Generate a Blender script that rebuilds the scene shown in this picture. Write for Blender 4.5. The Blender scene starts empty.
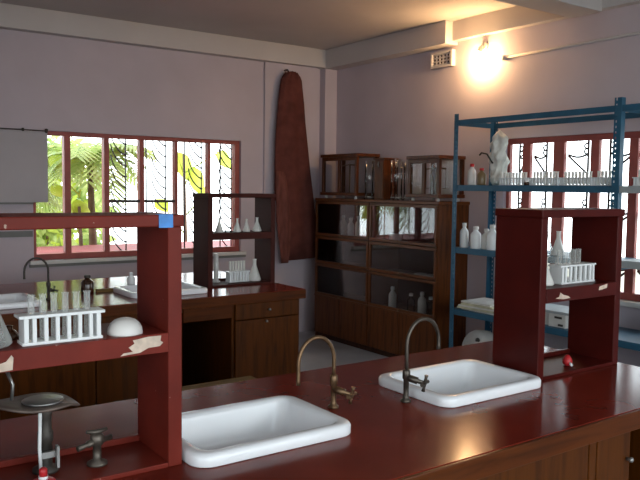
import bpy, bmesh, math, random
from mathutils import Vector, Matrix, noise
random.seed(7)
SC = bpy.context.scene
COL = SC.collection
ZO = 1.53                      # eye height: all z below are measured from the eye
FL = -1.53                     # floor
BT = -0.68                     # bench tops
PI = math.pi
ORG = {}

# ------------------------------------------------------------------ materials
def nodes_of(name):
    m = bpy.data.materials.new(name); m.use_nodes = True
    nt = m.node_tree; nt.nodes.clear()
    out = nt.nodes.new('ShaderNodeOutputMaterial')
    return m, nt, out
def ramp(nt, fac, stops):
    r = nt.nodes.new('ShaderNodeValToRGB'); el = r.color_ramp.elements
    el[0].position, el[0].color = stops[0][0], (*stops[0][1], 1)
    el[1].position, el[1].color = stops[-1][0], (*stops[-1][1], 1)
    for p, c in stops[1:-1]:
        e = el.new(p); e.color = (*c, 1)
    nt.links.new(fac, r.inputs[0]); return r.outputs[0]
def coords(nt, scale=(1, 1, 1)):
    tc = nt.nodes.new('ShaderNodeTexCoord'); mp = nt.nodes.new('ShaderNodeMapping')
    mp.inputs['Scale'].default_value = scale
    nt.links.new(tc.outputs['Object'], mp.inputs[0]); return mp.outputs[0]
def mat(name, col, rough=.5, metal=0, var=.15, scale=6, stretch=(1, 1, 1), bump=0, spec=.5, coat=0, trans=0, sss=0, wear=None):
    m, nt, out = nodes_of(name)
    b = nt.nodes.new('ShaderNodeBsdfPrincipled')
    v = coords(nt, stretch)
    n = nt.nodes.new('ShaderNodeTexNoise'); n.inputs['Scale'].default_value = scale; n.inputs['Detail'].default_value = 5
    nt.links.new(v, n.inputs['Vector'])
    lo = tuple(c * (1 - var) for c in col); hi = tuple(min(1, c * (1 + var)) for c in col)
    c = ramp(nt, n.outputs[0], [(.3, lo), (.7, hi)])
    if wear:
        w = nt.nodes.new('ShaderNodeTexNoise'); w.inputs['Scale'].default_value = 55; w.inputs['Detail'].default_value = 3
        nt.links.new(coords(nt), w.inputs['Vector'])
        f = ramp(nt, w.outputs[0], [(.74, (0, 0, 0)), (.77, (1, 1, 1))])
        mx = nt.nodes.new('ShaderNodeMixRGB'); mx.inputs[2].default_value = (*wear, 1)
        nt.links.new(f, mx.inputs[0]); nt.links.new(c, mx.inputs[1]); c = mx.outputs[0]
    nt.links.new(c, b.inputs['Base Color'])
    b.inputs['Roughness'].default_value = rough; b.inputs['Metallic'].default_value = metal
    b.inputs['Specular IOR Level'].default_value = spec
    b.inputs['Coat Weight'].default_value = coat; b.inputs['Coat Roughness'].default_value = .08
    b.inputs['Transmission Weight'].default_value = trans
    if bump:
        bp = nt.nodes.new('ShaderNodeBump'); bp.inputs['Strength'].default_value = bump; bp.inputs['Distance'].default_value = .01
        nt.links.new(n.outputs[0], bp.inputs['Height']); nt.links.new(bp.outputs[0], b.inputs['Normal'])
    nt.links.new(b.outputs[0], out.inputs[0]); return m
def wood(name, col, dark, rough=.3, scale=3, axis='Z', coat=.3):
    m, nt, out = nodes_of(name)
    b = nt.nodes.new('ShaderNodeBsdfPrincipled')
    st = {'Z': (14, 14, 1.2), 'X': (1.2, 14, 14), 'Y': (14, 1.2, 14)}[axis]
    n = nt.nodes.new('ShaderNodeTexNoise'); n.inputs['Scale'].default_value = scale; n.inputs['Detail'].default_value = 7
    n.inputs['Distortion'].default_value = .6
    nt.links.new(coords(nt, st), n.inputs['Vector'])
    c = ramp(nt, n.outputs[0], [(.3, dark), (.52, col), (.72, tuple(min(1, x * 1.15) for x in col))])
    nt.links.new(c, b.inputs['Base Color']); b.inputs['Roughness'].default_value = rough
    b.inputs['Coat Weight'].default_value = coat * .3; b.inputs['Coat Roughness'].default_value = .12; b.inputs['Specular IOR Level'].default_value = .2
    nt.links.new(b.outputs[0], out.inputs[0]); return m
def thin_glass(name, tint=(.95, .97, .97), blend=.2, rough=.02):
    m, nt, out = nodes_of(name)
    t = nt.nodes.new('ShaderNodeBsdfTransparent'); t.inputs[0].default_value = (*tint, 1)
    g = nt.nodes.new('ShaderNodeBsdfGlossy'); g.inputs['Roughness'].default_value = rough
    n = nt.nodes.new('ShaderNodeTexNoise'); n.inputs['Scale'].default_value = 3
    nt.links.new(ramp(nt, n.outputs[0], [(.3, (.9, .93, .95)), (.7, (1, 1, 1))]), g.inputs[0])
    lw = nt.nodes.new('ShaderNodeLayerWeight'); lw.inputs['Blend'].default_value = blend
    mx = nt.nodes.new('ShaderNodeMixShader')
    nt.links.new(lw.outputs['Fresnel'], mx.inputs[0]); nt.links.new(t.outputs[0], mx.inputs[1]); nt.links.new(g.outputs[0], mx.inputs[2])
    nt.links.new(mx.outputs[0], out.inputs[0]); return m
def leaf_mat(name, a, bcol):
    m, nt, out = nodes_of(name)
    d = nt.nodes.new('ShaderNodeBsdfPrincipled'); d.inputs['Roughness'].default_value = .5
    t = nt.nodes.new('ShaderNodeBsdfTranslucent')
    n = nt.nodes.new('ShaderNodeTexNoise'); n.inputs['Scale'].default_value = 4
    nt.links.new(coords(nt), n.inputs['Vector'])
    c = ramp(nt, n.outputs[0], [(.35, a), (.65, bcol)])
    nt.links.new(c, d.inputs['Base Color']); nt.links.new(c, t.inputs[0])
    mx = nt.nodes.new('ShaderNodeMixShader'); mx.inputs[0].default_value = .5
    nt.links.new(d.outputs[0], mx.inputs[1]); nt.links.new(t.outputs[0], mx.inputs[2])
    nt.links.new(mx.outputs[0], out.inputs[0]); return m
def emit(name, col, s):
    m, nt, out = nodes_of(name)
    e = nt.nodes.new('ShaderNodeEmission'); e.inputs[0].default_value = (*col, 1); e.inputs[1].default_value = s
    nt.links.new(e.outputs[0], out.inputs[0]); return m

WALL = mat('wall_paint', (.55, .48, .525), .85, var=.05, scale=2.5, bump=.02)
BEAM = mat('beam_paint', (.58, .54, .53), .85, var=.04, scale=2)
CEIL = mat('ceiling_paint', (.60, .56, .54), .9, var=.05, scale=1.5)
FLOOR = mat('cement_floor', (.33, .34, .36), .35, var=.18, scale=3)
REDTOP = mat('red_bench_paint', (.17, .021, .012), .16, var=.18, scale=5, spec=.15)
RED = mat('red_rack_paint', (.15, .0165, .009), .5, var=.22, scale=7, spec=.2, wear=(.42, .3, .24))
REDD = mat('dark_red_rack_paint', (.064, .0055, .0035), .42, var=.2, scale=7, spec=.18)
REDF = mat('backlit_rack_red', (.05, .011, .008), .6, var=.2, scale=7, spec=.12)  # far rack's red, darkened in the colour for its backlit faces
CHIP = mat('bare_cream_undercoat', (.62, .5, .40), .8, var=.2, scale=40)
WOODF = wood('varnished_bench_wood', (.088, .0235, .0018), (.048, .012, .001), .35, coat=.1)
WOODX = wood('varnished_edge_wood', (.092, .022, .0028), (.052, .012, .0012), .3, axis='X', coat=.15)
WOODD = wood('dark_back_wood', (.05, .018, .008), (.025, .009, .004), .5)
CABW = wood('bookcase_wood', (.125, .037, .009), (.06, .017, .004), .35, coat=.15)
CABH = wood('bookcase_rail_wood', (.13, .042, .012), (.065, .02, .006), .35, axis='Y', coat=.15)
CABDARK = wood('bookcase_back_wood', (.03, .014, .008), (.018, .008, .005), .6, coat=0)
CASEW = wood('case_wood', (.105, .03, .009), (.055, .015, .005), .35, coat=.15)
WINR = mat('window_red_paint', (.34, .075, .06), .5, var=.15, scale=9)
GRIL = mat('wrought_iron', (.03, .02, .02), .6, var=.3, scale=20)
BLUE = mat('blue_rack_paint', (.026, .11, .185), .45, var=.15, scale=8, spec=.4)
GREYSH = mat('grey_shelf_board', (.36, .40, .41), .5, var=.1, scale=6)
CERAM = mat('white_ceramic', (.90, .925, .95), .2, var=.02, scale=3, coat=.15)
PLAST = mat('white_plastic', (.80, .82, .82), .35, var=.04, scale=8)
PORC = mat('matte_porcelain', (.72, .70, .67), .4, var=.05, scale=9)
BRASS = mat('tarnished_brass', (.19, .115, .062), .42, .8, var=.3, scale=30)
IRONT = mat('dark_tap_metal', (.10, .085, .07), .4, .8, var=.3, scale=30)
STEEL = mat('dull_steel', (.36, .36, .35), .38, .8, var=.25, scale=20)
DARKM = mat('blackened_iron', (.06, .052, .045), .55, .5, var=.35, scale=24)
CLOTH = mat('maroon_cloth', (.118, .040, .033), .95, var=.22, scale=9, spec=.05)
CLOTHL = mat('paler_maroon_cloth', (.15, .056, .046), .95, var=.3, scale=14, stretch=(2, 2, .5), spec=.05)  # paler maroon, more strongly streaked than the main cloth
PAPER = mat('aged_paper', (.56, .53, .36), .8, var=.3, scale=12)
PAPERW = mat('white_card', (.68, .66, .62), .8, var=.1, scale=9)
BOARDM = mat('chart_grey', (.47, .44, .46), .8, var=.05, scale=3)
GREYD = mat('dark_grey_rail', (.20, .20, .19), .7, var=.1, scale=5)
REDP = mat('red_rubber', (.50, .02, .025), .4, var=.15, scale=15)
STICK = mat('blue_sticker_film', (.03, .22, .62), .4, var=.25, scale=25)
PLATE = mat('dull_brown_metal', (.17, .13, .11), .5, .3, var=.25, scale=25)
TAPM = mat('greasy_tap_metal', (.13, .11, .09), .45, .7, var=.3, scale=30)
BAG = mat('cloudy_plastic_bag', (.76, .76, .70), .35, var=.12, scale=25, trans=.1)
LIQ = mat('amber_liquid', (.20, .13, .06), .3, var=.1, scale=5)
BROWNG = mat('amber_glass', (.045, .018, .008), .1, var=.2, scale=5, coat=.5)
YWOOD = wood('pale_stool_wood', (.20, .125, .04), (.12, .075, .025), .7, axis='X', coat=0)
GLASS = thin_glass('clear_glass', (.93, .95, .95), .3)
def milky_glass(name, col, a, b):
    m, nt, out = nodes_of(name)
    t = nt.nodes.new('ShaderNodeBsdfTransparent'); d = nt.nodes.new('ShaderNodeBsdfPrincipled')
    n = nt.nodes.new('ShaderNodeTexNoise'); n.inputs['Scale'].default_value = 30
    nt.links.new(coords(nt), n.inputs['Vector'])
    nt.links.new(ramp(nt, n.outputs[0], [(.3, tuple(c * .9 for c in col)), (.7, col)]), d.inputs['Base Color'])
    d.inputs['Roughness'].default_value = .12
    lw = nt.nodes.new('ShaderNodeLayerWeight'); lw.inputs['Blend'].default_value = .35
    f = ramp(nt, lw.outputs['Facing'], [(0, (a,) * 3), (1, (b,) * 3)])
    mx = nt.nodes.new('ShaderNodeMixShader')
    nt.links.new(f, mx.inputs[0]); nt.links.new(t.outputs[0], mx.inputs[1]); nt.links.new(d.outputs[0], mx.inputs[2])
    nt.links.new(mx.outputs[0], out.inputs[0]); return m
TUBEG = milky_glass('test_tube_glass', (.72, .75, .72), .22, .75)
PANE = thin_glass('window_pane', (.97, .98, .98), .12)
CASEG = thin_glass('bookcase_pane', (.92, .92, .92), .2, .03)
FROST = mat('frosted_tube_glass', (.84, .83, .78), .3, var=.06, scale=20, trans=.15)
GREENL = leaf_mat('palm_leaf', (.26, .36, .08), (.55, .58, .22))
LIME = leaf_mat('lime_leaf', (.50, .60, .06), (.70, .74, .14))
TRUNK = mat('palm_trunk', (.16, .10, .06), .9, var=.3, scale=12)
LEDGE = mat('red_cement_ledge', (.34, .075, .075), .7, var=.15, scale=4)
GROUND = mat('yard_soil', (.30, .27, .20), .95, var=.3, scale=1.5)
BULB = emit('lit_bulb_glass', (1, .60, .27), 330)
SOCK = mat('white_bakelite', (.6, .57, .5), .5, var=.05)

# ------------------------------------------------------------------ builders
def link(o, parent=None, worg=(0, 0, 0)):
    COL.objects.link(o)
    ORG[o.name] = Vector(worg)
    if parent is not None:
        o.parent = parent
        o.location = Vector(worg) - ORG[parent.name]
    else:
        o.location = Vector(worg)
    return o
def tag(o, label=None, cat=None, group=None, kind=None):
    if label: o['label'] = label
    if cat: o['category'] = cat
    if group: o['group'] = group
    if kind: o['kind'] = kind
    return o
def thing(name, label, cat, loc, group=None):
    o = bpy.data.objects.new(name, None); o.empty_display_size = .05
    link(o, None, (loc[0], loc[1], loc[2] + ZO))
    return tag(o, label, cat, group)
class MB:
    def __init__(s): s.bm = bmesh.new(); s.mats = []
    def slot(s, m):
        if m not in s.mats: s.mats.append(m)
        return s.mats.index(m)
    def face(s, vs, mi, smooth=False):
        try: f = s.bm.faces.new(vs)
        except ValueError: return
        f.material_index = mi; f.smooth = smooth
    def box(s, x0, x1, y0, y1, z0, z1, m):
        if x0 > x1: x0, x1 = x1, x0
        if y0 > y1: y0, y1 = y1, y0
        if z0 > z1: z0, z1 = z1, z0
        mi = s.slot(m)
        v = [s.bm.verts.new((x, y, z)) for z in (z0, z1) for x, y in ((x0, y0), (x1, y0), (x1, y1), (x0, y1))]
        for q in ((3, 2, 1, 0), (4, 5, 6, 7), (0, 1, 5, 4), (1, 2, 6, 5), (2, 3, 7, 6), (3, 0, 4, 7)):
            s.face([v[i] for i in q], mi)
        return s
    def poly(s, pts, m):
        s.face([s.bm.verts.new(p) for p in pts], s.slot(m)); return s
    def prism(s, pts2, a0, a1, m, axis='Y'):
        mi = s.slot(m)
        def P(u, w, a): return {'Y': (u, a, w), 'X': (a, u, w), 'Z': (u, w, a)}[axis]
        A = [s.bm.verts.new(P(u, w, a0)) for u, w in pts2]; B = [s.bm.verts.new(P(u, w, a1)) for u, w in pts2]
        s.face(A, mi); s.face(B[::-1], mi)
        n = len(A)
        for i in range(n): s.face([A[i], A[(i + 1) % n], B[(i + 1) % n], B[i]], mi)
        return s
    def loops(s, loops, m, cap0=True, cap1=True, smooth=True):
        mi = s.slot(m)
        L = [[s.bm.verts.new(p) for p in l] for l in loops]
        n = len(L[0])
        for a, b in zip(L, L[1:]):
            for i in range(n): s.face([a[i], a[(i + 1) % n], b[(i + 1) % n], b[i]], mi, smooth)
        if cap0: s.face(L[0][::-1], mi)
        if cap1: s.face(L[-1], mi)
        return s
    def lathe(s, x, y, prof, m, n=20, cap0=True, cap1=True, smooth=True):
        return s.loops([[(x + r * math.cos(2 * PI * i / n), y + r * math.sin(2 * PI * i / n), z) for i in range(n)] for r, z in prof], m, cap0, cap1, smooth)
    def tube(s, pts, r, m, n=10, smooth=True):
        pts = [Vector(p) for p in pts]; loops = []
        up = None
        for i, p in enumerate(pts):
            d = (pts[min(i + 1, len(pts) - 1)] - pts[max(i - 1, 0)]).normalized()
            if up is None:
                up = d.orthogonal().normalized()
            else:
                up = (up - d * up.dot(d)).normalized()
            w = d.cross(up); rr = r[i] if isinstance(r, (list, tuple)) else r
            loops.append([tuple(p + (up * math.cos(2 * PI * k / n) + w * math.sin(2 * PI * k / n)) * rr) for k in range(n)])
        return s.loops(loops, m, True, True, smooth)
    def build(s, name, parent=None, bevel=0, base=None, recalc=True, seg=2):
        if recalc: bmesh.ops.recalc_face_normals(s.bm, faces=s.bm.faces)
        me = bpy.data.meshes.new(name)
        zs = [v.co.z for v in s.bm.verts]; xs = [v.co.x for v in s.bm.verts]; ys = [v.co.y for v in s.bm.verts]
        if base is None: base = ((min(xs) + max(xs)) / 2, (min(ys) + max(ys)) / 2, min(zs))
        for v in s.bm.verts: v.co -= Vector(base)
        s.bm.to_mesh(me); s.bm.free()
        for m in s.mats: me.materials.append(m)
        o = bpy.data.objects.new(name, me)
        link(o, parent, (base[0], base[1], base[2] + ZO))
        if bevel:
            b = o.modifiers.new('bevel', 'BEVEL'); b.width = bevel; b.segments = seg; b.limit_method = 'ANGLE'; b.angle_limit = .7
        return o
def bx(name, parent, m, *b, bevel=.003): return MB().box(*b, m).build(name, parent, bevel)
def struct(o): o['kind'] = 'structure'; return o
def copy_tree(o, loc=None, parent=None):
    c = o.copy(); COL.objects.link(c); ORG[c.name] = ORG[o.name].copy()
    if parent is not None: c.parent = parent
    if loc is not None:
        c.location = (loc[0], loc[1], loc[2] + ZO); ORG[c.name] = Vector(c.location)
    for ch in [k for k in bpy.data.objects if k.parent == o]: copy_tree(ch, None, c)
    return c
def rrect(x0, x1, y0, y1, r, z, n=6):
    pts = []
    for cx, cy, a0 in ((x1 - r, y1 - r, 0), (x0 + r, y1 - r, PI / 2), (x0 + r, y0 + r, PI), (x1 - r, y0 + r, 1.5 * PI)):
        for i in range(n + 1):
            a = a0 + PI / 2 * i / n; pts.append((cx + r * math.cos(a), cy + r * math.sin(a), z))
    return pts

# ------------------------------------------------------------------ room shell
XB, YA = 4.70, 6.45            # inner faces of the right and back walls
XL, YF = -2.4, -2.2
ZC = 1.44
WAX = (1.61, 3.60); WAZ = (-.645, .455)
WBY = (1.6, 4.045); WBZ = (-.76, .415)
m = MB()
m.box(XL - .2, WAX[0], YA, YA + .16, FL, ZC, WALL).box(WAX[1], XB + .2, YA, YA + .16, FL, ZC, WALL)
m.box(WAX[0], WAX[1], YA, YA + .16, FL, WAZ[0], WALL).box(WAX[0], WAX[1], YA, YA + .16, WAZ[1], ZC, WALL)
m.box(3.855, 4.50, YA - .03, YA, FL, 1.253, WALL)
struct(m.build('wall_back'))
m = MB()
m.box(XB, XB + .1, WBY[1], YA, FL, ZC, WALL).box(XB, XB + .1, YF, WBY[0], FL, ZC, WALL)
m.box(XB, XB + .1, WBY[0], WBY[1], FL, WBZ[0], WALL).box(XB, XB + .1, WBY[0], WBY[1], WBZ[1], ZC, WALL)
struct(m.build('wall_right'))
WLY = (-1.8, 1.0); WLZ = (-.6, .9)
m = MB()
m.box(XL - .2, XL, YF, WLY[0], FL, ZC, WALL).box(XL - .2, XL, WLY[1], YA, FL, ZC, WALL)
m.box(XL - .2, XL, WLY[0], WLY[1], FL, WLZ[0], WALL).box(XL - .2, XL, WLY[0], WLY[1], WLZ[1], ZC, WALL)
struct(m.build('wall_left'))
WFX = (-1.9, 4.3); WFZ = (-.75, 1.15)
m = MB()
m.box(XL - .2, WFX[0], YF - .2, YF, FL, ZC, WALL).box(WFX[1], XB + .2, YF - .2, YF, FL, ZC, WALL)
m.box(WFX[0], WFX[1], YF - .2, YF, FL, WFZ[0], WALL).box(WFX[0], WFX[1], YF - .2, YF, WFZ[1], ZC, WALL)
struct(m.build('wall_front'))
struct(MB().box(XL - .2, XB + .2, YF - .2, YA + .16, FL - .1, FL, FLOOR).build('floor'))
struct(MB().box(XL - .2, XB + .2, YF - .2, YA + .16, ZC, ZC + .12, CEIL).build('ceiling'))
struct(MB().box(XL, 4.548, 6.35, YA, 1.253, ZC, BEAM).build('trim_1', bevel=.004))           # beam along the back wall
struct(MB().box(4.548, XB, 4.60, YA, 1.245, ZC, BEAM).build('trim_2', bevel=.004))           # deep beam, right wall
struct(MB().box(4.63, XB, YF, 4.60, 1.275, ZC, BEAM).build('trim_3', bevel=.004))            # shallow beam, right wall
struct(MB().box(XL, 4.63, 3.15, 3.40, 1.253, ZC, BEAM).build('trim_4', bevel=.004))          # beam across the ceiling
struct(MB().box(4.548, XB, 6.35, YA, FL, 1.245, WALL).build('trim_5', bevel=.004))           # corner column
struct(MB().box(.0, 1.60, YA - .015, YA, -.44, -.39, GREYD).build('trim_6'))                 # rail on back wall
# outside: ledge and yard
struct(MB().box(.8, 4.4, YA + .16, YA + 1.2, -.80, -.625, LEDGE).build('exterior_ledge'))
struct(MB().box(-14, 18, -14, 20, FL - .6, FL - .45, GROUND).build('ground'))

# ------------------------------------------------------------------ back window
def fishbone(mb, x, y, z0, z1, side=-1, step=.10, reach=.14):
    mb.tube([(x, y, z0), (x, y, z1)], .0065, GRIL, 6)
    z = z0 + .02
    while z < z1 - .05:
        pts = []
        for i in range(7):
            t = i / 6
            pts.append((x + side * reach * math.sin(t * PI / 2 * .9), y, z + .20 * t ** 1.35))
        pts = [p for p in pts if p[2] < z1]
        if len(pts) > 1: mb.tube(pts, [.0075 - .002 * i / 6 for i in range(len(pts))], GRIL, 5)
        mb.tube([(x - .007, y, z), (x, y, z + .004), (x + .007, y, z)], .011, GRIL, 5)
        z += step
w1 = bpy.data.objects.new('window_1', None); link(w1, None, (2.6, YA + .06, WAZ[0] + ZO)); w1['kind'] = 'structure'
m = MB(); fy0, fy1 = YA + .03, YA + .10
m.box(WAX[0], WAX[1], fy0, fy1, WAZ[1] - .035, WAZ[1], WINR).box(WAX[0], WAX[1], fy0, fy1, WAZ[0], WAZ[0] + .05, WINR)
m.box(WAX[0], WAX[0] + .03, fy0, fy1, WAZ[0] + .05, WAZ[1] - .035, WINR).box(WAX[1] - .05, WAX[1], fy0, fy1, WAZ[0] + .05, WAZ[1] - .035, WINR)
MUL = [(1.881, 1.935), (2.23, 2.277), (2.561, 2.605), (2.907, 2.938), (3.252, 3.28)]
for a, b in MUL: m.box(a, b, fy0, fy1, WAZ[0] + .05, WAZ[1] - .035, WINR)
m.build('window_frame', w1, .003)
m = MB().box(2.277, 2.561, fy0 + .005, fy0 + .03, -.155, -.13, GRIL).box(2.605, 2.907, fy0 + .005, fy0 + .03, -.155, -.13, GRIL)
m.build('cross_bar', w1)
g = MB(); gy = YA + .13
for i, x in enumerate((2.463, 2.661, 2.854, 3.049, 3.229, 3.437, 3.56)):
    if i % 2 == 0: fishbone(g, x, gy, WAZ[0], WAZ[1])
    else: g.tube([(x, gy, WAZ[0]), (x, gy, WAZ[1])], .0075, GRIL, 6)
g.build('iron_grille', w1)
edges = [WAX[0] + .03] + [v for ab in MUL for v in ab] + [WAX[1] - .05]
for i in range(0, 12, 2):
    bx('pane', w1, PANE, edges[i], edges[i + 1], YA + .062, YA + .066, WAZ[0] + .05, WAZ[1] - .035, bevel=0)
m = MB().box(WAX[0] - .04, WAX[1] + .04, YA - .05, YA + .03, WAZ[0] - .03, WAZ[0], PORC)
m.build('window_sill', w1, .004)
m = MB().box(WAX[0] - .04, WAX[1] + .04, YA - .035, YA, WAZ[0] - .055, WAZ[0] - .03, GREYD); m.build('sill_underside', w1)  # dark grey strip drawn along the underside of the sill

# ------------------------------------------------------------------ right window
w2 = bpy.data.objects.new('window_2', None); link(w2, None, (XB + .05, 2.8, WBZ[0] + ZO)); w2['kind'] = 'structure'
m = MB(); fx0, fx1 = XB + .03, XB + .065
m.box(fx0, fx1, WBY[0], WBY[1], WBZ[1] - .045, WBZ[1], WINR).box(fx0, fx1, WBY[0], WBY[1], WBZ[0], WBZ[0] + .05, WINR)
MULB = [(1.60, 1.65), (1.98, 2.05), (2.28, 2.36), (2.58, 2.67), (2.894, 2.961), (3.198, 3.269), (3.497, 3.595), (3.813, 3.888), (4.015, 4.045)]
for a, b in MULB: m.box(fx0, fx1, a, b, WBZ[0] + .05, WBZ[1] - .045, WINR)
m.build('window_frame', w2, .003)
g = MB(); gx = XB + .085
for k, ((a0, a1), (b0, b1)) in enumerate(zip(MULB, MULB[1:])):
    y0, y1 = a1, b0; w = y1 - y0; f = {7: -1, 6: 1, 5: 1, 4: -1, 3: 1, 2: -1, 1: 1, 0: -1}[k]
    ya, yb = (y0, y1) if f > 0 else (y1, y0)
    yr = ya + f * (.10 if k == 6 else .055)
    g.tube([(gx, yr, WBZ[0]), (gx, yr, WBZ[1])], .009, GRIL, 6)
    for zb in (.20, -.22, -.62):
        L = lambda t: yr + (yb - yr) * t
        g.tube([(gx, yr, zb - .075), (gx, L(.5), zb - .005), (gx, L(1), zb + .065)], .008, GRIL, 6)
        g.tube([(gx, L(t), zb + .075 - .022 * math.sin(t * PI)) for t in (0, .2, .4, .6, .8, 1)], .008, GRIL, 6)
        for zz in (zb + .095, zb + .135):
            g.tube([(gx, yr + f * (.005 + .03 * math.sin(a)), zz + .02 * math.cos(a)) for a in (0, .5, 1, 1.57, 2.1, 2.6, 3.14)], .0065, GRIL, 5)
g.build('iron_grille', w2)
for (a0, a1), (b0, b1) in zip(MULB, MULB[1:]):
    bx('pane', w2, PANE, XB + .044, XB + .048, a1, b0, WBZ[0] + .05, WBZ[1] - .045, bevel=0)
MB().box(XB - .05, XB + .02, WBY[0] - .03, WBY[1] + .03, WBZ[0] - .035, WBZ[0], PORC).build('window_sill', w2, .004)
# windows behind the photographer (left and front walls)
for nm, pts in (('window_3', 'L'), ('window_4', 'F')):
    w = bpy.data.objects.new(nm, None)
    link(w, None, ((XL - .1, 1.8, WLZ[0] + ZO) if pts == 'L' else (1.4, YF - .1, WFZ[0] + ZO))); w['kind'] = 'structure'
    m = MB(); p = MB()
    if pts == 'L':
        n = 9; st = (WLY[1] - WLY[0]) / n
        for i in range(n + 1): m.box(XL - .1, XL - .05, WLY[0] + i * st - .02, WLY[0] + i * st + .02, WLZ[0], WLZ[1], WINR)
        p.box(XL - .08, XL - .076, WLY[0], WLY[1], WLZ[0], WLZ[1], PANE)
    else:
        n = 8; st = (WFX[1] - WFX[0]) / n
        for i in range(n + 1): m.box(WFX[0] + i * st - .02, WFX[0] + i * st + .02, YF - .1, YF - .05, WFZ[0], WFZ[1], WINR)
        p.box(WFX[0], WFX[1], YF - .08, YF - .076, WFZ[0], WFZ[1], PANE)
    m.build('window_frame', w); p.build('pane', w)

# ------------------------------------------------------------------ plants outside the back window
def frond(mb, base, az, length, lift, droop, m, width=.16, nl=15):
    d = Vector((math.cos(az), math.sin(az), 0)); side = Vector((-math.sin(az), math.cos(az), 0))
    P = lambda t: Vector(base) + d * (length * t * .8) + Vector((0, 0, lift * t - droop * t * t))
    mb.tube([tuple(P(i / 8)) for i in range(9)], [.012 - .009 * i / 8 for i in range(9)], m, 5)
    mi = mb.slot(m)
    for i in range(2, nl):
        t = i / nl; c = P(t); tan = (P(min(1, t + .03)) - P(t - .03)).normalized()
        ln = width * 2.2 * math.sin(PI * min(1, t * .85 + .12)) + .04
        for sgn in (-1, 1):
            tip = c + side * sgn * ln * .8 + tan * ln * .6 + Vector((0, 0, -.25 * ln))
            mid = (c + tip) / 2 + Vector((0, 0, .05 * ln)); wv = tan * (.016 + .012 * width / .16)
            v = [mb.bm.verts.new(q) for q in (c - wv * .4, mid - wv, tip, mid + wv, c + wv * .4)]
            mb.face(v, mi)
def palm(name, label, x, y, h, n, length, az0, seed, m):
    random.seed(seed)
    t = thing(name, label, 'plant', (x, y, FL - .45), 'plants outside the back window')
    MB().tube([(x, y, FL - .45), (x + .02, y, FL + h * .5), (x, y + .02, FL + h)], [.06, .045, .03], TRUNK, 8).build('trunk', t)
    for i in range(n):
        mb = MB(); a = az0 + 2 * PI * i / n + random.uniform(-.2, .2)
        frond(mb, (x, y + .02, FL + h), a, length * random.uniform(.8, 1.15), random.uniform(.4, .9), random.uniform(.5, 1.0), m)
        mb.build('frond', t, recalc=False)
palm('palm', 'green feathery palm outside, filling the second bay of the back window', 2.52, 7.75, 1.72, 17, .80, .3, 3, GREENL)
palm('palm', 'pale green palm outside, filling the leftmost bay of the back window', 1.72, 8.3, 1.45, 17, .9, .8, 5, GREENL)
palm('palm', 'dark green palm outside, rising highest beyond the second window bay', 2.40, 10.2, 2.45, 19, 1.25, 1.1, 11, GREENL)
def broadleaf(name, label, x, y, spots, m):
    t = thing(name, label, 'plant', (x, y, FL - .45), 'plants outside the back window')
    MB().tube([(x, y, FL - .45), (x + .03, y, FL + .5), (x, y, spots[0][2])], [.035, .03, .015], TRUNK, 7).build('stem', t)
    for (lx, ly, lz, s, ang) in spots:
        mb = MB(); mi = mb.slot(m)
        mb.tube([(x, y, lz - .25), (lx, ly, lz)], .008, m, 5)
        d = Vector((math.cos(ang), .25, math.sin(ang))).normalized(); sd = Vector((-d.z, .1, d.x)).normalized()
        prev = None
        for k in range(8):
            tt = k / 7; w = s * .32 * math.sin(PI * min(1, .06 + tt * .94)) + .002
            c = Vector((lx, ly, lz)) + d * s * tt + Vector((0, 0, -.25 * s * tt * tt))
            row = [mb.bm.verts.new(c - sd * w + Vector((0, .02, 0))), mb.bm.verts.new(c), mb.bm.verts.new(c + sd * w + Vector((0, .02, 0)))]
            if prev:
                mb.face([prev[0], prev[1], row[1], row[0]], mi, True); mb.face([prev[1], prev[2], row[2], row[1]], mi, True)
            prev = row
        mb.build('leaf', t, recalc=False)
broadleaf('banana_plant', 'lime broad-leaved plant outside, at the foot of the second window bay', 2.35, 7.6,
          [(2.30, 7.6, -.22, .26, -.5), (2.28, 7.6, -.26, .22, .6), (2.2, 7.6, -.12, .2, 2.2), (2.4, 7.65, .12, .3, 2.0), (2.1, 7.6, .15, .24, 1.2)], LIME)
broadleaf('banana_plant', 'yellow-green broad-leaved plant outside, behind the right bays of the back window', 3.7, 8.0,
          [(3.62, 8, .38, .36, -.8), (3.8, 8, .22, .34, -.9), (3.95, 8, -.12, .2, .9), (4.18, 8.1, .40, .3, -.3), (3.5, 8, -.3, .25, 2.1)], LIME)

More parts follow.
